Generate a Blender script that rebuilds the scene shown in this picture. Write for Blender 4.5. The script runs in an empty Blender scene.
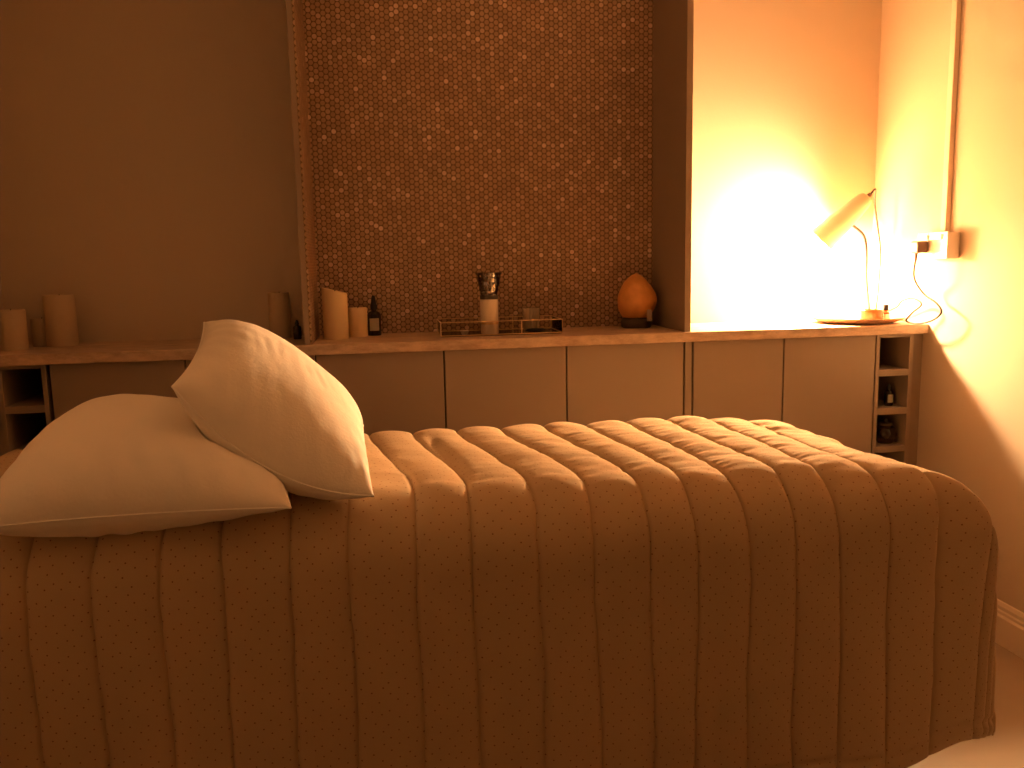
import bpy, bmesh, math, random
from mathutils import Vector, Matrix, noise
from mathutils.bvhtree import BVHTree

random.seed(7)
PI = math.pi
S = bpy.context.scene
COL = S.collection

# ------------------------------------------------------------------ camera
F, YAW, PITCH, ROLL, CAM_H = 849.45, .1472, .1445, .02047, 1.1308

def to_cam(v):
    x, y, z = v
    c, s = math.cos(YAW), math.sin(YAW); X = c*x - s*y; Y = s*x + c*y
    c, s = math.cos(PITCH), math.sin(PITCH); Z = c*Y - s*z; U = s*Y + c*z
    c, s = math.cos(ROLL), math.sin(ROLL)
    return (c*X - s*U, s*X + c*U, Z)

cols = [to_cam(e) for e in ((1, 0, 0), (0, 1, 0), (0, 0, 1))]
right = Vector([c[0] for c in cols]); up = Vector([c[1] for c in cols]); fwd = Vector([c[2] for c in cols])
cam_data = bpy.data.cameras.new('camera')
cam = bpy.data.objects.new('camera', cam_data); COL.objects.link(cam)
M4 = Matrix.Identity(4)
for i in range(3):
    M4[i][0], M4[i][1], M4[i][2] = right[i], up[i], -fwd[i]
M4[2][3] = CAM_H
cam.matrix_world = M4
cam_data.sensor_width = 36.0
cam_data.lens = F/1024*36
cam_data.clip_start = .02
S.camera = cam

# ------------------------------------------------------------------ world, exposure
S.view_settings.view_transform = 'Standard'
S.view_settings.look = 'None'
S.view_settings.gamma = 1
S.view_settings.use_curve_mapping = False
S.view_settings.exposure = 0.0
w = bpy.data.worlds.new('night'); S.world = w; w.use_nodes = True
w.node_tree.nodes['Background'].inputs[0].default_value = (.004, .003, .002, 1)
w.node_tree.nodes['Background'].inputs[1].default_value = 1
S.cycles.max_bounces = 12
S.cycles.use_guiding = True
S.cycles.use_surface_guiding = True
S.cycles.guiding_training_samples = 24
S.cycles.diffuse_bounces = 8
S.cycles.glossy_bounces = 4
S.cycles.transmission_bounces = 8
S.cycles.sample_clamp_indirect = 40
S.cycles.blur_glossy = 1.0
S.cycles.caustics_reflective = False
S.cycles.caustics_refractive = False

BULB_RADIANCE = 5000
BULB_COLOUR = (1.0, .60, .29)

# ------------------------------------------------------------------ materials
def nodes_of(name):
    m = bpy.data.materials.new(name); m.use_nodes = True
    return m, m.node_tree, m.node_tree.nodes['Principled BSDF']

def mat(name, col, rough=.6, metal=0, var=.06, scale=12, bump=0, bscale=60, spec=.5, **kw):
    m, nt, b = nodes_of(name)
    b.inputs['Roughness'].default_value = rough
    b.inputs['Metallic'].default_value = metal
    b.inputs['Specular IOR Level'].default_value = spec
    tc = nt.nodes.new('ShaderNodeTexCoord')
    n = nt.nodes.new('ShaderNodeTexNoise'); n.inputs['Scale'].default_value = scale; n.inputs['Detail'].default_value = 4
    nt.links.new(tc.outputs['Object'], n.inputs['Vector'])
    r = nt.nodes.new('ShaderNodeMix'); r.data_type = 'RGBA'
    r.inputs[6].default_value = (*[max(0, c*(1-var)) for c in col], 1)
    r.inputs[7].default_value = (*[min(1, c*(1+var)) for c in col], 1)
    nt.links.new(n.outputs[0], r.inputs[0]); nt.links.new(r.outputs[2], b.inputs['Base Color'])
    if bump:
        n2 = nt.nodes.new('ShaderNodeTexNoise'); n2.inputs['Scale'].default_value = bscale; n2.inputs['Detail'].default_value = 5
        nt.links.new(tc.outputs['Object'], n2.inputs['Vector'])
        bp = nt.nodes.new('ShaderNodeBump'); bp.inputs['Strength'].default_value = bump; bp.inputs['Distance'].default_value = .002
        nt.links.new(n2.outputs[0], bp.inputs['Height']); nt.links.new(bp.outputs[0], b.inputs['Normal'])
    for k, v in kw.items():
        b.inputs[k.replace('_', ' ')].default_value = v
    return m

M_WALL = mat('cream wall paint', (.62, .53, .42), .85, var=.015, scale=3, bump=.15, bscale=90, spec=.2)
M_CEIL = mat('ceiling paint', (.62, .56, .48), .9, var=.02)
M_TRIMPAINT = mat('satin trim paint', (.80, .70, .58), .45, var=.02)
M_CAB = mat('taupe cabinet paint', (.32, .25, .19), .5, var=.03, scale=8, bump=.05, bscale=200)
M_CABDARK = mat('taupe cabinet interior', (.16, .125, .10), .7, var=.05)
M_GAP = mat('shadow gap', (.05, .035, .025), .9)
M_FLOOR = mat('beige vinyl floor', (.37, .30, .225), .45, var=.08, scale=5, bump=.05)
M_PILLOW = mat('white cotton', (.89, .83, .75), .85, var=.015, scale=6, bump=.25, bscale=150, spec=.15)
M_PIPING = mat('white piping', (.90, .85, .78), .8)
M_BLACK = mat('black metal', (.02, .018, .016), .45, 0)
M_VINYL = mat('black vinyl padding', (.03, .025, .022), .5)
M_GOLD = mat('brass wire', (.80, .58, .32), .3, 1.0)
M_WAX = mat('cream wax', (.80, .62, .36), .55, var=.04, scale=20, Subsurface_Weight=.15, Subsurface_Radius=(.02, .01, .005))
M_WAXPALE = mat('ivory wax', (.54, .43, .29), .6, var=.04, scale=20)
M_WICK = mat('charred wick', (.05, .03, .02), .9)
M_DARKGLASS = mat('dark amber glass', (.025, .012, .006), .12, var=0)
M_RUBBER = mat('black rubber', (.015, .013, .012), .6)
M_LABEL = mat('pale paper label', (.42, .38, .28), .7)
M_WOODTRAY = mat('oiled wood', (.60, .34, .18), .5, var=.18, scale=14)
M_AMBER = mat('amber glass', (.42, .095, .03), .15, var=.05)
M_COPPER = mat('copper lid', (.78, .40, .22), .35, .8)
M_SHADE = mat('peach enamel shade', (.72, .50, .36), .4, var=.03)
M_CABLE = mat('grey fabric cable', (.045, .04, .036), .7)
M_PLASTIC = mat('white plastic', (.84, .80, .74), .4, var=.01)
M_PLUG = mat('dark plug plastic', (.16, .09, .06), .45)
M_ROCK = mat('orange mineral', (.78, .36, .10), .5, var=.35, scale=22, bump=.8, bscale=35, Subsurface_Weight=.15, Subsurface_Radius=(.02, .01, .005))
M_ROCKBASE = mat('dark stained base', (.09, .065, .04), .5, var=.2)
M_STONE = mat('pale ceramic', (.80, .70, .55), .4)
M_BOTTLEW = mat('white lacquered bottle', (.78, .66, .50), .4, var=.03)

def glass(name, col, rough=.05):
    m, nt, b = nodes_of(name)
    b.inputs['Base Color'].default_value = (*col, 1)
    b.inputs['Roughness'].default_value = rough
    b.inputs['Transmission Weight'].default_value = 1
    b.inputs['IOR'].default_value = 1.45
    n = nt.nodes.new('ShaderNodeTexNoise'); n.inputs['Scale'].default_value = 40
    bp = nt.nodes.new('ShaderNodeBump'); bp.inputs['Strength'].default_value = .02
    nt.links.new(n.outputs[0], bp.inputs['Height']); nt.links.new(bp.outputs[0], b.inputs['Normal'])
    return m
def thin_glass(name, tint, shine):
    m = bpy.data.materials.new(name); m.use_nodes = True; nt = m.node_tree; nt.nodes.clear()
    out = nt.nodes.new('ShaderNodeOutputMaterial'); t = nt.nodes.new('ShaderNodeBsdfTransparent'); g = nt.nodes.new('ShaderNodeBsdfGlossy')
    t.inputs[0].default_value = (*tint, 1); g.inputs['Roughness'].default_value = .12
    lw = nt.nodes.new('ShaderNodeLayerWeight'); lw.inputs[0].default_value = shine
    mx = nt.nodes.new('ShaderNodeMixShader')
    nt.links.new(lw.outputs['Fresnel'], mx.inputs[0]); nt.links.new(t.outputs[0], mx.inputs[1]); nt.links.new(g.outputs[0], mx.inputs[2]); nt.links.new(mx.outputs[0], out.inputs[0])
    return m
M_GLASS = thin_glass('clear glass', (.97, .96, .94), .10)
M_SMOKE = thin_glass('cut glass', (.72, .66, .58), .55)

def m_worktop():
    m, nt, b = nodes_of('speckled stone worktop')
    tc = nt.nodes.new('ShaderNodeTexCoord')
    n = nt.nodes.new('ShaderNodeTexNoise'); n.inputs['Scale'].default_value = 45; n.inputs['Detail'].default_value = 8
    n.inputs['Roughness'].default_value = .7
    mp = nt.nodes.new('ShaderNodeMapping'); mp.inputs['Scale'].default_value = (.35, 1, 1)
    nt.links.new(tc.outputs['Object'], mp.inputs[0]); nt.links.new(mp.outputs[0], n.inputs['Vector'])
    cr = nt.nodes.new('ShaderNodeValToRGB')
    cr.color_ramp.elements[0].position = .36; cr.color_ramp.elements[0].color = (.42, .30, .21, 1)
    cr.color_ramp.elements[1].position = .62; cr.color_ramp.elements[1].color = (.66, .50, .36, 1)
    nt.links.new(n.outputs[0], cr.inputs[0]); nt.links.new(cr.outputs[0], b.inputs['Base Color'])
    b.inputs['Roughness'].default_value = .42
    return m
M_TOP = m_worktop()

def m_mosaic(pitch=.0175):
    m, nt, b = nodes_of('copper penny mosaic')
    N = nt.nodes; L = nt.links
    def vm(op, a, c=None):
        n = N.new('ShaderNodeVectorMath'); n.operation = op
        for i, q in enumerate((a, c)):
            if q is None: continue
            if isinstance(q, tuple): n.inputs[i].default_value = q
            else: L.new(q, n.inputs[i])
        return n
    def ma(op, a, c=None, d=None):
        n = N.new('ShaderNodeMath'); n.operation = op
        for i, q in enumerate((a, c, d)):
            if q is None: continue
            if isinstance(q, (int, float)): n.inputs[i].default_value = q
            else: L.new(q, n.inputs[i])
        return n.outputs[0]
    tc = N.new('ShaderNodeTexCoord')
    sep = N.new('ShaderNodeSeparateXYZ'); L.new(tc.outputs['Object'], sep.inputs[0])
    comb = N.new('ShaderNodeCombineXYZ'); L.new(ma('ADD', sep.outputs[0], sep.outputs[1]), comb.inputs[0]); L.new(sep.outputs[2], comb.inputs[1])
    per = (pitch*math.sqrt(3), pitch, 1)
    half = (per[0]/2, per[1]/2, 0)
    def cell(src):
        d = vm('DIVIDE', src, per).outputs[0]
        fl = vm('FLOOR', vm('ADD', d, (.5, .5, 0)).outputs[0]).outputs[0]
        loc = vm('SUBTRACT', d, fl).outputs[0]
        sc = vm('MULTIPLY', loc, (per[0], per[1], 0)).outputs[0]
        ln = N.new('ShaderNodeVectorMath'); ln.operation = 'LENGTH'; L.new(sc, ln.inputs[0])
        return ln.outputs['Value'], fl
    l1, f1 = cell(comb.outputs[0])
    l2, f2 = cell(vm('ADD', comb.outputs[0], half).outputs[0])
    f2 = vm('ADD', f2, (500.3, 77.7, 0)).outputs[0]
    pick = ma('LESS_THAN', l2, l1)
    dist = ma('MINIMUM', l1, l2)
    mx = N.new('ShaderNodeMix'); mx.data_type = 'VECTOR'
    L.new(pick, mx.inputs[0]); L.new(f1, mx.inputs[4]); L.new(f2, mx.inputs[5])
    wn = N.new('ShaderNodeTexWhiteNoise'); wn.noise_dimensions = '3D'; L.new(mx.outputs[1], wn.inputs[0])
    cr = N.new('ShaderNodeValToRGB'); e = cr.color_ramp.elements
    e[0].position = 0; e[0].color = (.41, .275, .18, 1)
    e[1].position = 1; e[1].color = (.80, .62, .46, 1)
    for pos, c in ((.5, (.48, .32, .205, 1)), (.90, (.55, .38, .25, 1)), (.965, (.66, .48, .34, 1))):
        q = e.new(pos); q.color = c
    L.new(wn.outputs[0], cr.inputs[0])
    tile = ma('SUBTRACT', 1.0, ma('SMOOTH_MIN', 1.0, ma('MAXIMUM', 0.0, ma('DIVIDE', ma('SUBTRACT', dist, pitch*.40), pitch*.07)), .1))
    mc = N.new('ShaderNodeMix'); mc.data_type = 'RGBA'
    mc.inputs[6].default_value = (.17, .105, .065, 1)
    L.new(tile, mc.inputs[0]); L.new(cr.outputs[0], mc.inputs[7]); L.new(mc.outputs[2], b.inputs['Base Color'])
    b.inputs['Roughness'].default_value = .42
    b.inputs['Metallic'].default_value = .25
    bp = N.new('ShaderNodeBump'); bp.inputs['Distance'].default_value = .0015; bp.inputs['Strength'].default_value = .8
    L.new(tile, bp.inputs['Height']); L.new(bp.outputs[0], b.inputs['Normal'])
    return m
M_MOSAIC = m_mosaic()

def m_quilt():
    m, nt, b = nodes_of('dotted peach quilt cotton')
    N = nt.nodes; L = nt.links
    uv = N.new('ShaderNodeUVMap'); uv.uv_map = 'cloth'
    mp = N.new('ShaderNodeMapping'); mp.inputs['Rotation'].default_value = (0, 0, PI/4)
    mp.inputs['Scale'].default_value = (55, 55, 55)
    L.new(uv.outputs[0], mp.inputs[0])
    v = N.new('ShaderNodeTexVoronoi'); v.voronoi_dimensions = '2D'; v.inputs['Scale'].default_value = 1
    v.inputs['Randomness'].default_value = .4
    L.new(mp.outputs[0], v.inputs['Vector'])
    lt = N.new('ShaderNodeMath'); lt.operation = 'LESS_THAN'; lt.inputs[1].default_value = .07
    L.new(v.outputs['Distance'], lt.inputs[0])
    n = N.new('ShaderNodeTexNoise'); n.inputs['Scale'].default_value = 14; n.inputs['Detail'].default_value = 4
    L.new(uv.outputs[0], n.inputs['Vector'])
    base = N.new('ShaderNodeMix'); base.data_type = 'RGBA'
    base.inputs[6].default_value = (.52, .385, .24, 1); base.inputs[7].default_value = (.58, .43, .275, 1)
    L.new(n.outputs[0], base.inputs[0])
    mc = N.new('ShaderNodeMix'); mc.data_type = 'RGBA'
    mc.inputs[7].default_value = (.24, .115, .07, 1)
    L.new(lt.outputs[0], mc.inputs[0]); L.new(base.outputs[2], mc.inputs[6]); L.new(mc.outputs[2], b.inputs['Base Color'])
    b.inputs['Roughness'].default_value = .9; b.inputs['Specular IOR Level'].default_value = .1
    n2 = N.new('ShaderNodeTexNoise'); n2.inputs['Scale'].default_value = 260; n2.inputs['Detail'].default_value = 3
    L.new(uv.outputs[0], n2.inputs['Vector'])
    bp = N.new('ShaderNodeBump'); bp.inputs['Strength'].default_value = .25; bp.inputs['Distance'].default_value = .001
    L.new(n2.outputs[0], bp.inputs['Height']); L.new(bp.outputs[0], b.inputs['Normal'])
    return m
M_QUILT = m_quilt()

def m_emit():
    m, nt, b = nodes_of('warm lamp glass')
    b.inputs['Base Color'].default_value = (.9, .8, .7, 1)
    n = nt.nodes.new('ShaderNodeTexNoise'); n.inputs['Scale'].default_value = 3
    b.inputs['Emission Color'].default_value = (*BULB_COLOUR, 1)
    b.inputs['Emission Strength'].default_value = BULB_RADIANCE
    return m
M_BULB = m_emit()

# ------------------------------------------------------------------ helpers
def obj(name, bm, material, parent=None, smooth=False, loc=None, rot=None, bevel=0):
    me = bpy.data.meshes.new(name); bm.normal_update(); bm.to_mesh(me); bm.free()
    me.materials.append(material)
    if smooth:
        for p in me.polygons: p.use_smooth = True
        try: me.set_sharp_from_angle(angle=math.radians(40))
        except Exception: pass
    o = bpy.data.objects.new(name, me); COL.objects.link(o)
    if parent: o.parent = parent
    if loc: o.location = loc
    if rot: o.rotation_euler = rot
    if bevel:
        md = o.modifiers.new('bevel', 'BEVEL'); md.width = bevel; md.segments = 2; md.limit_method = 'ANGLE'
    return o

def tag(o, label, cat, group=None, kind=None):
    o['label'] = label; o['category'] = cat
    if group: o['group'] = group
    if kind: o['kind'] = kind
    return o

def thing(name, label, cat, loc=(0, 0, 0), rotz=0, group=None):
    o = bpy.data.objects.new(name, None); COL.objects.link(o)
    o.empty_display_size = .05
    o.location = loc; o.rotation_euler = (0, 0, rotz)
    return tag(o, label, cat, group)

def struct(name, bm, m, parent=None, bevel=0):
    o = obj(name, bm, m, parent, bevel=bevel)
    if not parent: o['kind'] = 'structure'
    return o

def box(x0, x1, y0, y1, z0, z1, bm=None):
    bm = bm or bmesh.new()
    v = [bm.verts.new((x, y, z)) for x in (x0, x1) for y in (y0, y1) for z in (z0, z1)]
    for f in ((0, 1, 3, 2), (4, 6, 7, 5), (0, 4, 5, 1), (2, 3, 7, 6), (0, 2, 6, 4), (1, 5, 7, 3)):
        bm.faces.new([v[i] for i in f])
    return bm

def lathe(prof, n=40, bm=None, fx=None):
    """prof: list of (r, z), closed at the axis when r=0"""
    bm = bm or bmesh.new(); rings = []
    for r, z in prof:
        if r <= 1e-6: rings.append([bm.verts.new((0, 0, z))])
        else:
            ring = []
            for i in range(n):
                a = 2*PI*i/n; p = Vector((r*math.cos(a), r*math.sin(a), z))
                if fx: p = fx(p, a)
                ring.append(bm.verts.new(p))
            rings.append(ring)
    for A, B in zip(rings, rings[1:]):
        for i in range(n):
            j = (i+1) % n
            if len(A) == 1 and len(B) == 1: continue
            if len(A) == 1: bm.faces.new((A[0], B[i], B[j]))
            elif len(B) == 1: bm.faces.new((A[i], B[0], A[j]))
            else: bm.faces.new((A[i], B[i], B[j], A[j]))
    bmesh.ops.recalc_face_normals(bm, faces=bm.faces[:])
    return bm

def smooth_path(pts, n=8):
    pts = [Vector(p) for p in pts]; out = []
    P = [pts[0]*2-pts[1]] + pts + [pts[-1]*2-pts[-2]]
    for i in range(1, len(P)-2):
        for k in range(n):
            t = k/n; a, b, c, d = P[i-1:i+3]
            out.append(.5*((2*b)+(c-a)*t+(2*a-5*b+4*c-d)*t*t+(3*b-a-3*c+d)*t**3))
    out.append(pts[-1]); return out

def tube(pts, r, n=8, bm=None, closed=False):
    bm = bm or bmesh.new(); pts = [Vector(p) for p in pts]; rings = []; N = len(pts)
    prev = None
    for i, p in enumerate(pts):
        if closed: t = (pts[(i+1) % N]-pts[i-1])
        else: t = pts[min(i+1, N-1)]-pts[max(i-1, 0)]
        t.normalize()
        if prev is None: a = t.orthogonal().normalized()
        else: a = (prev-t*prev.dot(t)).normalized()
        prev = a; b = t.cross(a)
        rr = r(i/(N-1)) if callable(r) else r
        rings.append([bm.verts.new(p+rr*(a*math.cos(2*PI*k/n)+b*math.sin(2*PI*k/n))) for k in range(n)])
    for i in range(N if closed else N-1):
        A, B = rings[i], rings[(i+1) % N]
        for k in range(n): bm.faces.new((A[k], A[(k+1) % n], B[(k+1) % n], B[k]))
    if not closed:
        bm.faces.new(rings[0][::-1]); bm.faces.new(rings[-1])
    bmesh.ops.recalc_face_normals(bm, faces=bm.faces[:])
    return bm

# ------------------------------------------------------------------ the room
XL, XR = -1.17, 1.7407
YF, YB = -.85, 2.8588          # added light-absorbing wall behind the camera, wall beyond the worktop
YW = 2.5144                    # front edge of the worktop
ZT, ZC, T = .90, 2.42, .031
W0 = .1
struct('floor', box(XL-W0, XR+W0, YF-W0, YB+W0, -W0, 0), M_FLOOR)
struct('ceiling', box(XL-W0, XR+W0, YF-W0, YB+W0, ZC, ZC+W0), M_CEIL)
struct('wall_back', box(XL-W0, XR+W0, YB, YB+W0, 0, ZC), M_WALL)
struct('wall_front_absorber', box(XL-W0, XR+W0, YF-W0, YF, 0, ZC), mat('dark green light absorber', (.05, .055, .045), .85, var=.03))  # unseen dark wall, added close behind the camera to soak up bounce light
struct('wall_left', box(XL-W0, XL, YF, YB, 0, ZC), M_WALL)
struct('wall_right', box(XR, XR+W0, YF, YB, 0, ZC), M_WALL)

def skirting(name, x, sgn, y0, y1):
    prof = [(0, 0), (.018, 0), (.018, .082), (.013, .088), (.013, .096), (.009, .100), (.009, .110), (.004, .120), (0, .122)]
    bm = bmesh.new(); R = []
    for y in (y0, y1): R.append([bm.verts.new((x-sgn*a, y, z)) for a, z in prof])
    for i in range(len(prof)-1): bm.faces.new((R[0][i], R[1][i], R[1][i+1], R[0][i+1]))
    bm.faces.new(R[0]); bm.faces.new(R[1][::-1])
    bmesh.ops.recalc_face_normals(bm, faces=bm.faces[:])
    struct(name, bm, M_TRIMPAINT)
skirting('baseboard_right', XR, 1, YF, YW+.02)
skirting('baseboard_left', XL, -1, YF, YW+.02)

# mosaic field on the chimney-breast bay
XLD, XRD = -.2178, .9398       # right edges of the two upright fins
struct('trim_1', box(XLD-.002, XRD-.019, YB-.010, YB, ZT, ZC), M_MOSAIC)['label'] = 'wall field of small copper coloured penny mosaic tiles'

struct('trim_2', box(XLD, XLD+.006, YW+.014, YB-.0105, ZT, ZC), M_MOSAIC)['label'] = 'tiled return on the inner side of the left fin'

# upright fins standing on the worktop up to the ceiling
for x1, lab in ((XLD, 'taupe upright fin at the left edge of the mosaic'), (XRD, 'taupe upright fin between mosaic and lit alcove')):
    o = obj('upright_panel', box(x1-(.020 if x1 > 0 else .015), x1, YW+.012, YB, ZT, ZC), M_CAB, bevel=.001)
    tag(o, lab, 'panel', 'upright fins on the worktop')

# worktop
tag(obj('worktop', box(XL, XR, YW, YB, ZT-T, ZT), M_TOP, bevel=.003),
    'long speckled stone-look worktop running along the far wall', 'worktop')

# ------------------------------------------------------------------ base cabinets
ZD0, ZD1 = .10, ZT-T+.0025
YD = YW+.018                    # door faces
def cabinet(x0, x1, edges, label):
    c = thing('base_cabinet', label, 'cabinet', ((x0+x1)/2, YD, 0), group='base cabinets under the worktop')
    X = (x0+x1)/2
    bm = box(x0-X, x1-X, .020, YB-YD-.002, ZD0, ZT-T)
    obj('body', bm, M_GAP, c)
    obj('plinth', box(x0-X, x1-X, .05, .066, 0, ZD0), M_CAB, c)
    for a, b in zip(edges, edges[1:]):
        obj('door', box(a-X+.0022, b-X-.0022, 0, .0185, ZD0+.004, ZD1-.004), M_CAB, c, bevel=.0015)
cabinet(-.937, -.205, (-.937, -.571, -.205), 'two-door taupe base cabinet behind the pillows')
cabinet(-.205, .921, (-.205, .171, .546, .9215), 'three-door taupe base cabinet below the mosaic')
cabinet(.951, 1.569, (.951, 1.2528, 1.569), 'two-door taupe base cabinet below the lit alcove')
tag(obj('filler_strip', box(.925, .947, YD, YD+.03, ZD0, ZT-T), M_CAB, bevel=.001),
    'narrow taupe strip between two door pairs under the right fin', 'filler strip')

def cubby(x0, x1, label):
    """open rack of small square holes, facing the bed"""
    c = thing('cubby_rack', label, 'shelf rack', ((x0+x1)/2, YD, 0), group='open cubby racks at the worktop ends')
    X = (x0+x1)/2; t = .0125; dep = YB-YD-.01
    for a in (x0, x1-t): obj('side_panel', box(a-X, a-X+t, 0, dep, 0, ZT-T), M_CAB, c, bevel=.001)
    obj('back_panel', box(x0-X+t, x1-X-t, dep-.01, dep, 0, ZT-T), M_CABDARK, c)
    obj('top_rail', box(x0-X+t, x1-X-t, 0, dep-.01, .8585, ZT-T), M_CAB, c)
    for k in range(6):
        z1 = .753 - k*.1275
        obj('shelf', box(x0-X+t, x1-X-t, 0, dep-.01, z1-.0205, z1), M_CAB, c, bevel=.001)
    return c
cubby(1.571, 1.700, 'open taupe cubby rack beside the right wall')
cubby(-1.0745, -.9455, 'open taupe cubby rack at the far left')
tag(obj('filler_strip', box(1.702, XR, YD+.012, YD+.03, 0, ZT-T), M_CAB), 'tall taupe strip closing the gap between cubby rack and right wall', 'filler strip')
tag(obj('filler_strip', box(XL, -1.0765, YD+.012, YD+.03, 0, ZT-T), M_CAB), 'tall taupe strip closing the gap at the far left', 'filler strip')

# ------------------------------------------------------------------ massage table
tb = thing('massage_table', 'dark treatment table standing beneath the draped quilt', 'table', (.065, 1.75, 0))
def mt_box(n, x0, x1, y0, y1, z0, z1, m, bev=.01): return obj(n, box(x0, x1, y0, y1, z0, z1), m, tb, bevel=bev)
mt_box('padding', -.85, .85, -.28, .28, .60, .680, M_VINYL, .03)
mt_box('frame', -.83, .83, -.25, .25, .53, .60, M_BLACK)
for sx in (-1, 1):
    for sy in (-1, 1):
        obj('leg', tube([(sx*.80, sy*.22, .55), (sx*.79, sy*.28, .02), (sx*.79, sy*.28, 0)], .018, 12), M_BLACK, tb, True)
    obj('stretcher', tube([(sx*.795, -.25, .25), (sx*.795, .25, .25)], .012, 10), M_BLACK, tb, True)

# ------------------------------------------------------------------ quilt
ZQ, RQ = .722, .118
QXE, QXS, QYF, QYB = .935, -.80, 1.500, 1.985
SEAM_F = {0: -.576, 1: -.476, 2: -.372, 3: -.277, 4: -.178, 5: -.077, 6: .034, 7: .135, 8: .249, 9: .347, 10: .446,
          11: .528, 12: .622, 13: .717, 14: .804, 15: .899, 16: .983}
def seam_front(k):
    if k <= 0: return -.576 + k*.1
    if k >= 16: return .983 + (k-16)*.115
    i = int(k); f = k-i
    return SEAM_F[i]*(1-f) + SEAM_F[i+1]*f
def seam_back(k): return .9 + .1055*(k-15) if k < 15 else .9 + .095*(k-15)
def hang_front(x):
    if x > 1.06: return .584
    t = min(1, (1.06-x)/.16); t = t*t*(3-2*t)
    return .584 + .050*t + (.012*math.sin(x*5) if x < .8 else 0)
def sstep(a, b, x):
    t = max(0, min(1, (x-a)/(b-a))); return t*t*(3-2*t)
def quilt_point(X0, c, flare=True):
    a = X0-QXE if X0 > QXE else (QXS-X0 if X0 < QXS else 0); sa = 1 if X0 > QXE else -1
    b = QYF-c if c < QYF else (c-QYB if c > QYB else 0); sb = -1 if c < QYF else 1
    bx = min(max(X0, QXS), QXE); by = min(max(c, QYF), QYB)
    if a == 0 and b == 0:
        return Vector((bx, by, ZQ)), Vector((0, 0, 1)), 0
    r = max(a, b)*(1+(min(a, b)/max(a, b))**30)**(1/30)
    L = (a**3+b**3)**(1/3); dx, dy = sa*a/L, sb*b/L
    if r < RQ*PI/2:
        out, drop = RQ*math.sin(r/RQ), RQ*(1-math.cos(r/RQ)); nz = math.cos(r/RQ); no = math.sin(r/RQ)
    else:
        q = r-RQ*PI/2; out = RQ + .028*q; drop = RQ+q; nz, no = .03, 1
    if a > 0 and b > 0:
        def o_(q): return RQ*math.sin(min(q/RQ, PI/2)) + .028*max(0, q-RQ*PI/2)
        dx = dx*.35 + .65*sa*o_(a)/out; dy = dy*.35 + .65*sb*o_(b)/out
    return Vector((bx+dx*out*(1.6 if sa > 0 else 1), by+dy*out, ZQ-drop)), Vector((dx*no, dy*no, nz)).normalized(), r

def top_(c): return sstep(1.38, 1.5, c)

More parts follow.
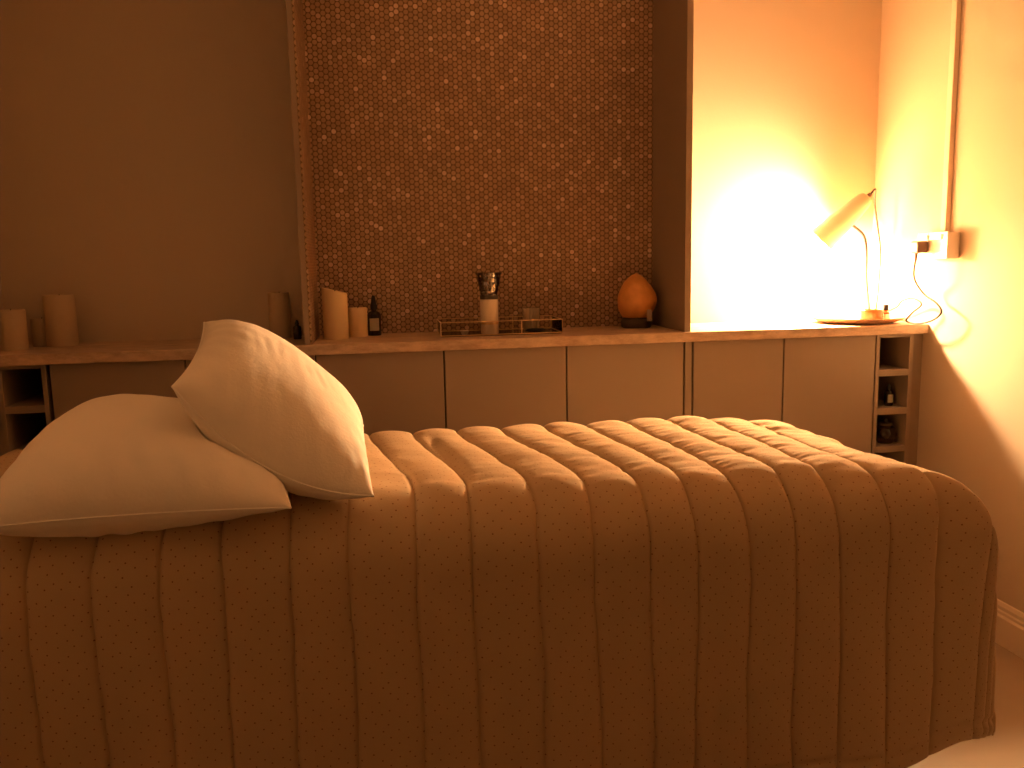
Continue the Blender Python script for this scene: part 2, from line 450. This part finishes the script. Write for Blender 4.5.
def quilt():
    bm = bmesh.new(); uvl = bm.loops.layers.uv.new('cloth')
    SUB = 22; K0, K1 = -7, 20.45
    nk = int((K1-K0)*SUB); nv1 = 118; nv2 = 150; nv3 = 60
    ts = [('f', i/nv1) for i in range(nv1)] + [('t', i/nv2) for i in range(nv2)] + [('b', i/nv3) for i in range(nv3+1)]
    grid = []; UV = {}
    for i in range(nk+1):
        k = K0 + (K1-K0)*i/nk; kf = math.floor(k+1e-6); ph_ = k-kf; k = kf + ph_ - .75*math.sin(2*PI*ph_)/(2*PI); row = []
        xf, xb = seam_front(k), seam_back(k)
        H = hang_front(xf)
        for kind, t in ts:
            if kind == 'f': c = QYF - H*(1-t)
            elif kind == 't': c = QYF + (QYB-QYF)*t
            else: c = QYB + .60*t
            m = sstep(QYF-.02, QYB+.02, c)
            # wandering seam lines
            k_ = math.floor(k); f_ = k-k_
            w0, w1 = [.010*noise.noise(Vector((q*3.1, c*3.5, 2))) + .0025*noise.noise(Vector((q*3.1, c*18, 5))) for q in (k_, k_+1)]
            wob = w0*(1-f_) + w1*f_
            X0 = xf*(1-m) + xb*m + wob
            p, n, r = quilt_point(X0, c)
            p.z -= .022*sstep(.72, 1.05, X0)*sstep(1.4, 1.75, c) + .006*sstep(.8, 1.1, X0)*top_(c)
            ph = k - math.floor(k)
            dn = min(ph, 1-ph); s = abs(math.sin(PI*ph))
            groove = math.exp(-(dn/.035)**1.3)
            top = 1-sstep(.0, .16, max(0, QYF-c))      # how much it lies on top
            e_b = (c-(QYF-H)) if kind == 'f' else 9
            e_x = (K1-k)*.115
            edge = min(e_b, e_x)
            puff = (.008+.004*top) * (s**.5) - .003*groove*(1-.0*top)
            puff *= min(1, .25+abs(edge-.032)/.012*.75) if edge < .06 else 1
            if edge < .012: puff *= .4+.6*edge/.012
            # creases: short folds crossing the channels, crowding at the seams
            cr = (noise.noise(Vector((X0*6+k*.7, c*34, 1.7)))*.0032 + noise.noise(Vector((X0*5+k*.9, c*62, 4.2)))*.0042*math.exp(-(dn/.3)**2))*top*(.35+.65*s)*(.4+.9*sstep(-.1, .9, X0))
            cr += noise.noise(Vector((X0*9, c*11+k*.3, 7)))*.0034*(.5+.5*top)
            cr += noise.noise(Vector((X0*2.4, c*2.6, 3)))*.008*(.45+.55*(1-top))
            # one deep pulled fold in the channel right of the pillows
            d = abs((X0-.115)-.25*(1.86-c)*0 - .02*math.sin(c*9))
            if 1.5 < c < 1.98: cr -= .006*math.exp(-(d/.012)**2)*sstep(1.5, 1.62, c)*(1-sstep(1.86, 1.96, c))
            # far right corner is rucked up
            cr += .010*math.exp(-((X0-.98)/.10)**2-((c-1.90)/.12)**2)*noise.noise(Vector((X0*22, c*26, 9)))
            # end channels lift a little
            p = p + n*(puff+cr+.004)
            row.append(bm.verts.new(p)); UV[row[-1]] = (k*.097, c)
        grid.append(row)
    for i in range(nk):
        for j in range(len(ts)-1):
            f = bm.faces.new((grid[i][j], grid[i+1][j], grid[i+1][j+1], grid[i][j+1]))
            for l in f.loops: l[uvl].uv = UV[l.vert]
    bm.normal_update()
    if sum(f.normal.z for f in bm.faces) < 0: bmesh.ops.reverse_faces(bm, faces=bm.faces[:])
    bvh = BVHTree.FromBMesh(bm)
    o = obj('quilt', bm, M_QUILT, None)
    for p in o.data.polygons: p.use_smooth = True
    sd = o.modifiers.new('thickness', 'SOLIDIFY'); sd.thickness = .009; sd.offset = -1
    tag(o, 'peach dotted channel-quilted coverlet draped over the treatment table', 'quilt')
    return bvh
QBVH = quilt()
def quilt_z(x, y):
    h = QBVH.ray_cast(Vector((x, y, 1.5)), Vector((0, 0, -1)))
    return h[0].z if h[0] else -1

# ------------------------------------------------------------------ pillows
def pillow(name, P, h_top, h_bot, inset, peak, label, seed, post, wrinkles, sag=Vector((0, 0, 0))):
    """P: corners a(u-,v-) b(u+,v-) c(u+,v+) d(u-,v+)"""
    a, b, c, d = [Vector(q) for q in P]
    nrm = (b-a).cross(d-a).normalized()
    N = 96
    def base(u, v):
        # edges bow inwards between the corners
        s, t = (u+1)/2, (v+1)/2
        p = a*(1-s)*(1-t)+b*s*(1-t)+c*s*t+d*(1-s)*t
        cu = (b-a)*(1-t)+(c-d)*t; cv = (d-a)*(1-s)+(c-b)*s
        p = p - cu*.5*u*inset*(1-v*v) - cv*.5*v*inset*(1-u*u) + sag*(1-u*u)*((1-v)/2)**2
        return p
    def prof(u, v):
        uu = max(0, 1-abs(u)**2.3); vv = max(0, 1-abs(v)**2.3)
        return (uu*vv)**.5
    bm = bmesh.new(); layers = []
    for side in (1, -1):
        rows = []
        for i in range(N+1):
            row = []
            for j in range(N+1):
                u = math.sin(PI/2*(2*i/N-1)*.92)/math.sin(PI/2*.92); v = math.sin(PI/2*(2*j/N-1)*.92)/math.sin(PI/2*.92)
                p = base(u, v)
                t = prof(u, v)
                sk = 1 + peak[0]*u + peak[1]*v
                hh = (h_top if side > 0 else h_bot)*t*sk
                ed = 1-max(abs(u), abs(v))
                w_ = 0
                for (wu, wv, fr, am, ln) in wrinkles:
                    # puckers radiating from an edge or a spot
                    dd = math.hypot(u-wu, v-wv)
                    w_ += am*math.sin((u-wu)*fr+(v-wv)*fr*.25+2.5*noise.noise(Vector((u*4, v*4, seed))))*math.exp(-(dd/ln)**2)
                ph = 26*(u+.15*math.sin(3*v+seed)); pv = 24*(v+.15*math.sin(3*u+seed))
                w_ += .0022*math.sin(ph)*math.exp(-(1-abs(v))/.16)*min(1, (1-abs(v))/.05)
                w_ += .0022*math.sin(pv)*math.exp(-(1-abs(u))/.16)*min(1, (1-abs(u))/.05)
                w_ += .0055*noise.noise(Vector((u*1.9+seed, v*1.9, side)))*t
                w_ += .0016*noise.noise(Vector((u*6+seed, v*6, side)))*t
                q = p + nrm*side*(hh+w_*min(1, t*2.2))
                if ed <= 1e-6 and side < 0: row.append(layers[0][i][j]); continue
                row.append(bm.verts.new(post(q, p)))
            rows.append(row)
        layers.append(rows)
    for side, rows in zip((1, -1), layers):
        for i in range(N):
            for j in range(N):
                f = (rows[i][j], rows[i+1][j], rows[i+1][j+1], rows[i][j+1])
                bm.faces.new(f if side > 0 else f[::-1])
    for _ in range(2):
        bmesh.ops.smooth_vert(bm, verts=bm.verts[:], factor=.5, use_axis_x=True, use_axis_y=True, use_axis_z=True)
    L = layers[0]
    rim = [L[i][0].co.copy() for i in range(0, N)] + [L[N][j].co.copy() for j in range(0, N)] + \
          [L[i][N].co.copy() for i in range(N, 0, -1)] + [L[0][j].co.copy() for j in range(N, 0, -1)]
    bm.normal_update()
    bvh = BVHTree.FromBMesh(bm)
    o = obj(name, bm, M_PILLOW, None, True)
    for p_ in o.data.polygons: p_.use_smooth = True
    obj('piping', tube(rim, .0020, 6, closed=True), M_PIPING, o, True)
    tag(o, label, 'pillow', 'white pillows on the quilt')
    return bvh

def above_quilt(q, p, gap=.002):
    z = quilt_z(q.x, q.y)
    if z > -1 and q.z < z+gap: q = Vector((q.x, q.y, z+gap))
    return q
BB = pillow('pillow', [(-.355, 1.47, .934), (-.030, 1.375, .752), (-.055, 1.83, .785), (-.375, 1.86, 1.015)],
            .105, .075, .07, (-.10, .0), 'plump white pillow leaning askew on top of the flat pillow', 2.1,
            above_quilt, [(-.35, .0, 42, .0016, .17), (.25, .05, 42, .0015, .16), (.85, -.85, 30, .002, .2)], Vector((-.01, -.01, -.050)))
def under_b(q, p):
    q = above_quilt(q, p)
    h = BB.ray_cast(Vector((q.x, q.y, .60)), Vector((0, 0, 1)))
    if h[0] and q.z > h[0].z-.003:
        zq = quilt_z(q.x, q.y)
        q = Vector((q.x, q.y, max(h[0].z-.003, zq+.002)))
    return q
pillow('pillow', [(-.640, 1.345, .745), (-.158, 1.335, .752), (-.20, 1.80, .775), (-.665, 1.86, .79)],
       .125, .075, .06, (-.22, .05), 'flat white pillow lying on the left end of the quilt', .4,
       under_b, [(-.2, -.75, 22, .0026, .35), (.5, -.7, 26, .0026, .3)])

# ------------------------------------------------------------------ candles and bottles on the worktop
def candle(x, y, r, h, label, slant=0, m=None, group='pillar candles on the worktop'):
    c = thing('pillar_candle', label, 'candle', (x, y, ZT), group=group)
    def fx(p, a):
        if p.z > h*.6: p = Vector((p.x, p.y, p.z - slant*(p.x/r+.2)*(p.z/h)))
        return p
    pr = [(0, 0), (r*.97, 0), (r, .003), (r, h*.5), (r, h-.004), (r*.96, h), (r*.84, h-.001), (r*.78, h-.009), (r*.4, h-.012), (0, h-.012)]
    obj('wax', lathe(pr, 48, fx=fx), m or M_WAX, c, True)
    obj('wick', tube([(0, 0, h-.016), (.001, 0, h-.004), (.003, 0, h+.002-max(0, slant*.2))], .0014, 6), M_WICK, c, True)
    return c
candle(-.150, 2.69, .0385, .152, 'tall cream pillar candle with slanted rim beside left fin', .010)
candle(-.085, 2.755, .031, .092, 'short cream pillar candle left of the dark bottle')
candle(-1.082, 2.68, .040, .118, 'broad pillar candle at the far left end of worktop', m=M_WAXPALE)
candle(-1.040, 2.79, .030, .085, 'small candle half hidden behind the broad left candle', m=M_WAXPALE)
candle(-.975, 2.765, .044, .155, 'tall wide pillar candle standing on left alcove worktop', m=M_WAXPALE)
candle(-.330, 2.79, .033, .145, 'tall pillar candle in left alcove just above leaning pillow', m=M_WAXPALE)

def bottle(x, y, r, h, hs, label, nm='dropper_bottle', lab_col=True, z=ZT, parent_group=None):
    b = thing(nm, label, 'bottle', (x, y, z), group=parent_group)
    obj('body', lathe([(0, 0), (r*.92, 0), (r, .004), (r, hs), (r*.85, hs+r*.35), (r*.42, hs+r*.6), (r*.40, hs+r*.9), (0, hs+r*.9)], 32), M_DARKGLASS, b, True)
    z0 = hs+r*.9
    obj('cap', lathe([(0, z0-.002), (r*.5, z0-.002), (r*.5, z0+.3*(h-z0)), (r*.44, z0+.32*(h-z0)), (r*.3, z0+.8*(h-z0)), (r*.2, h), (0, h)], 24), M_RUBBER, b, True)
    if lab_col:
        bm = bmesh.new(); n = 12; R0 = []
        for i in range(n+1):
            a = -PI/2 - .75 + 1.5*i/n
            R0.append([bm.verts.new(((r+.0005)*math.cos(a), (r+.0005)*math.sin(a), zz)) for zz in (hs*.25, hs*.85)])
        for i in range(n): bm.faces.new((R0[i][0], R0[i+1][0], R0[i+1][1], R0[i][1]))
        obj('label', bm, M_LABEL, b, True)
    return b
bottle(-.033, 2.775, .0215, .128, .066, 'dark dropper bottle with pale label right of short candle')
bottle(-.272, 2.73, .013, .060, .036, 'tiny dark bottle in left alcove against the left fin', 'small_bottle', False)

# ------------------------------------------------------------------ brass and glass tray with its things
TX0, TX1, TY0, TY1, TH = .170, .552, 2.615, 2.800, .045
tr = thing('display_tray', 'brass-edged clear glass tray in front of the mosaic', 'tray', (TX0, TY0, ZT))
wx, wy = TX1-TX0, TY1-TY0; r = .0016
bm = bmesh.new()
for z in (.004, TH):
    for p, q in (((0, 0), (wx, 0)), ((wx, 0), (wx, wy)), ((wx, wy), (0, wy)), ((0, wy), (0, 0))):
        tube([(p[0], p[1], z), (q[0], q[1], z)], r, 6, bm)
for p in ((0, 0), (wx, 0), (wx, wy), (0, wy), (wx*.66, 0), (wx*.66, wy)):
    tube([(p[0], p[1], .004), (p[0], p[1], TH)], r, 6, bm)
obj('wire_frame', bm, M_GOLD, tr, True)
obj('base_plate', box(.001, wx-.001, .001, wy-.001, .0008, .0035), mat('dark mirror base', (.16, .10, .06), .15, .6), tr)
g = .0012
for args in ((.002, wx-.002, -g/2, g/2), (.002, wx-.002, wy-g/2, wy+g/2), (-g/2, g/2, .002, wy-.002), (wx-g/2, wx+g/2, .002, wy-.002)):
    obj('glass_pane', box(*args, .005, TH-.001), M_GLASS, tr)
ZTR = ZT+.0037
b = thing('stoppered_bottle', 'slim pale cylinder bottle holding a cut-glass top on the tray', 'bottle', (.327, 2.66, ZTR))
obj('body', lathe([(0, 0), (.027, 0), (.028, .003), (.028, .105), (.0265, .108), (0, .108)], 40), M_BOTTLEW, b, True)
obj('band', lathe([(.0283, .030), (.0288, .031), (.0288, .036), (.0283, .037)], 40), M_GOLD, b, True)
def facet(p, a): 
    k = 1+.05*math.cos(a*10)*(1 if int(p.z*110) % 2 else -1)
    return Vector((p.x*k, p.y*k, .108+(p.z-.108)*1.2))
obj('glass_top', lathe([(0, .108), (.0255, .108), (.027, .112), (.0255, .120), (.026, .126), (.030, .132), (.029, .139), (.033, .146), (.032, .153),
                        (.037, .161), (.036, .168), (.041, .176), (.0375, .177), (.031, .150), (.024, .128), (0, .124)], 40, fx=facet), M_SMOKE, b, True)
obj('collar', lathe([(.0262, .108), (.0285, .109), (.0285, .120), (.0262, .121)], 40), M_ROCKBASE, b, True)
g_ = thing('tumbler_glass', 'small clear ribbed tumbler at the right of the tray', 'glass', (.475, 2.745, ZTR))
def rib(p, a): 
    k = 1+.02*math.cos(a*16); return Vector((p.x*k, p.y*k, p.z))
obj('bowl', lathe([(0, 0), (.024, 0), (.026, .003), (.0285, .072), (.0265, .072), (.024, .010), (0, .009)], 64, fx=rib), mat('ribbed frosted glass', (.62, .50, .36), .3, Alpha=.5), g_, True)
tag(obj('trinket_dish', lathe([(0, .001), (.008, 0), (.010, .002), (.0145, .012), (.0125, .0125), (.007, .005), (0, .004)], 32), M_STONE, None, True,
        loc=(.247, 2.66, ZTR)), 'tiny pale dish on the left of the tray', 'dish')
tag(obj('pebble', lathe([(0, 0), (.018, .001), (.026, .005), (.02, .010), (0, .012)], 32, fx=lambda p, a: Vector((p.x*1.3, p.y*.7, p.z))), M_RUBBER, None, True,
        loc=(.475, 2.668, ZTR)), 'flat dark pebble lying on the tray before the tumbler', 'pebble')

# ------------------------------------------------------------------ orange egg-shaped ornament on dark base
s_ = thing('mineral_ornament', 'orange egg-shaped stone on a dark round base by the right fin', 'ornament', (.834, 2.755, ZT))
obj('base', lathe([(0, 0), (.046, 0), (.050, .004), (.052, .022), (.047, .030), (.038, .034), (0, .034)], 40), M_ROCKBASE, s_, True)
def craggy(p, a):
    n_ = noise.noise(Vector((p.x*16, p.y*16, p.z*14)))*.006 + noise.noise(Vector((p.x*40, p.y*40, p.z*40)))*.0025
    d = Vector((p.x, p.y, 0)).normalized()
    return p+d*n_
prof = [(0, .028)]
for i in range(1, 24):
    t = i/24; z = .028+.152*t
    rr = .066*math.sin(PI*(.17+.82*t))**.75
    prof.append((max(rr, .004), z))
prof.append((0, .181))
obj('stone', lathe(prof, 48, fx=craggy), M_ROCK, s_, True)
obj('tag_card', box(.018, .034, -.0605, -.0592, .024, .062), M_LABEL, s_)

# ------------------------------------------------------------------ right alcove: wooden plate, tin, bottle
PX, PY, PR_ = 1.578, 2.665, .150
tag(obj('wooden_plate', lathe([(0, 0), (.09, 0), (.12, .004), (.140, .011), (PR_, .018), (PR_-.002, .021), (.135, .0135), (.118, .0095), (0, .008)], 72), M_WOODTRAY, None, True,
        loc=(PX, PY, ZT)), 'shallow round wooden plate on the worktop under the lamp', 'plate')
t_ = thing('candle_tin', 'orange glass candle jar on the wooden plate', 'candle jar', (1.585, 2.590, ZT+.009))
obj('jar', lathe([(0, 0), (.034, 0), (.036, .003), (.036, .036), (.034, .038), (.033, .036), (.033, .006), (0, .005)], 40), M_AMBER, t_, True)
obj('wax', lathe([(0, .006), (.0325, .006), (.0325, .028), (0, .028)], 40), M_WAX, t_, True)
v_ = thing('oil_vial', 'small amber vial with dark cap on the plate rim', 'vial', (1.640, 2.600, ZT+.0095))
obj('body', lathe([(0, 0), (.0125, 0), (.0135, .002), (.0135, .026), (.008, .031), (.008, .034), (0, .034)], 28), M_AMBER, v_, True)
obj('cap', lathe([(0, .033), (.0095, .033), (.0095, .050), (.0085, .052), (0, .052)], 24), M_RUBBER, v_, True)
obj('label', lathe([(.0138, .006), (.0140, .0065), (.0140, .021), (.0138, .0215)], 28), M_PLASTIC, v_, True)

# ------------------------------------------------------------------ desk lamp
BX, BY = 1.648, 2.705
lp = thing('desk_lamp', 'small peach-shaded reading lamp glowing in the right corner', 'lamp', (BX, BY, ZT+.0095))
def L(x, y, z): return Vector((x-BX, y-BY, z-ZT-.0095))
obj('lamp_base', lathe([(0, 0), (.034, 0), (.036, .003), (.036, .009), (.032, .013), (.010, .017), (0, .018)], 48), M_SHADE, lp, True)
mouth = Vector((1.507, 2.788, 1.180))
neck = Vector((1.620, 2.700, 1.318))
ax = (mouth-neck).normalized()
bulb_c = mouth+ax*.014
bax = ax
bq = Vector((0, 0, 1)).rotation_difference(bax)
joint = neck.lerp(mouth, .42) + Vector((0.01, -.012, -.034))
obj('arm', tube(smooth_path([L(BX, BY, ZT+.020), L(1.655, 2.745, 1.03), L(1.652, 2.75, 1.15), L(1.640, 2.755, 1.195), L(*joint)], 10), .0046, 10), M_CABLE, lp, True)
# shade: a flared cup around the lamp holder, built along its own axis
LEN = (mouth-neck).length
sh = lathe([(.006, -.004), (.020, 0), (.026, .010), (.030, .030), (.034, .055), (.040, .110), (.048, LEN), (.0465, LEN), (.0385, .110), (.032, .055), (.027, .030), (.020, .012), (0, .010)], 48)
q = Vector((0, 0, 1)).rotation_difference(ax)
sho = obj('lamp_shade', sh, M_SHADE, lp, True)
sho.rotation_mode = 'QUATERNION'; sho.rotation_quaternion = q; sho.location = L(*neck)
sw = obj('switch', lathe([(0, -.014), (.006, -.014), (.0075, -.010), (.0075, 0), (0, 0)], 20), M_PLUG, lp, True)
sw.rotation_mode = 'QUATERNION'; sw.rotation_quaternion = q; sw.location = L(*neck)
d0 = (bulb_c-neck).length
bl = obj('bulb', lathe([(0, -.040), (.016, -.040), (.022, -.028), (.028, -.010), (.030, .004), (.027, .016), (.019, .026), (.008, .0295), (0, .030)], 32), M_BULB, lp, True)
bl.rotation_mode = 'QUATERNION'; bl.rotation_quaternion = bq; bl.location = L(*bulb_c)
bh = obj('bulb_holder', lathe([(0, -.125), (.013, -.125), (.014, -.085), (.016, -.045), (.016, -.041), (0, -.041)], 28), M_PLASTIC, lp, True)
bh.rotation_mode = 'QUATERNION'; bh.rotation_quaternion = bq; bh.location = L(*bulb_c)
top = neck-ax*.012
obj('supply_wire', tube(smooth_path([L(*top), L(top.x+.014, top.y-.005, top.z+.014), L(1.680, 2.755, 1.300), L(1.693, 2.752, 1.22), L(1.706, 2.75, 1.13), L(1.700, 2.745, 1.0), L(BX+.02, BY, ZT+.022)], 10), .0034, 8), M_CABLE, lp, True)

# ------------------------------------------------------------------ socket, trunking, plug and cord on the right wall
sk = thing('wall_socket', 'white surface double socket box on the right wall', 'socket', (XR, 2.46, 1.15))
obj('back_box', box(-.036, 0, -.074, .074, -.040, .040), M_PLASTIC, sk, bevel=.003)
obj('face_plate', box(-.043, -.036, -.075, .075, -.0415, .0415), M_PLASTIC, sk, bevel=.002)
for y in (-.034, .034):
    obj('rocker_switch', box(-.047, -.043, y-.016, y-.004, .018, .034), M_PLASTIC, sk, bevel=.001)
tag(obj('cable_trunking', box(XR-.016, XR, 2.437, 2.462, 1.1920, ZC), M_TRIMPAINT, bevel=.002),
    'slim white trunking running up the wall from the socket', 'trunking')
cd = thing('plug_and_cord', 'dark plug with grey cord looping down to the lamp', 'plug', (XR-.044, 2.495, 1.145))
def C(x, y, z): return (x-(XR-.044), y-2.495, z-1.145)
bm = box(-.036, .0005, -.021, .021, -.018, .020)
obj('plug', bm, M_PLUG, cd, bevel=.006)
obj('strain_relief', tube([(-.026, 0, -.014), (-.027, 0, -.030), (-.027, .002, -.048)], lambda t: .006-.003*t, 10), M_PLUG, cd, True)
path = [C(1.669, 2.497, 1.100), C(1.672, 2.505, 1.06), C(1.690, 2.515, 1.03), C(1.700, 2.485, .996), C(1.700, 2.425, .972), C(1.700, 2.400, .945), C(1.695, 2.435, .918),
        C(1.690, 2.500, .904), C(1.690, 2.560, .909), C(1.695, 2.540, .935), C(1.700, 2.500, .965), C(1.700, 2.545, .982), C(1.698, 2.60, .972), C(1.706, 2.640, .950), C(1.703, 2.690, .932), C(1.6935, 2.704, .921)]
obj('cord', tube(smooth_path(path, 10), .0032, 8), M_CABLE, cd, True)

# small things inside the right cubby rack
tag(bottle(1.655, 2.585, .014, .072, .045, 'small bottle with pale label in the second cubby', 'small_bottle', True, z=.6255), 'small bottle with pale label in the second cubby', 'bottle')
j = thing('storage_jar', 'round dark jar in the third cubby of right rack', 'jar', (1.648, 2.585, .4985))
obj('bowl', lathe([(0, 0), (.022, 0), (.032, .012), (.036, .032), (.030, .052), (.020, .060), (0, .060)], 32), M_DARKGLASS, j, True)
obj('lid', lathe([(0, .060), (.022, .060), (.022, .068), (.006, .072), (.006, .080), (0, .081)], 28), M_ROCKBASE, j, True)
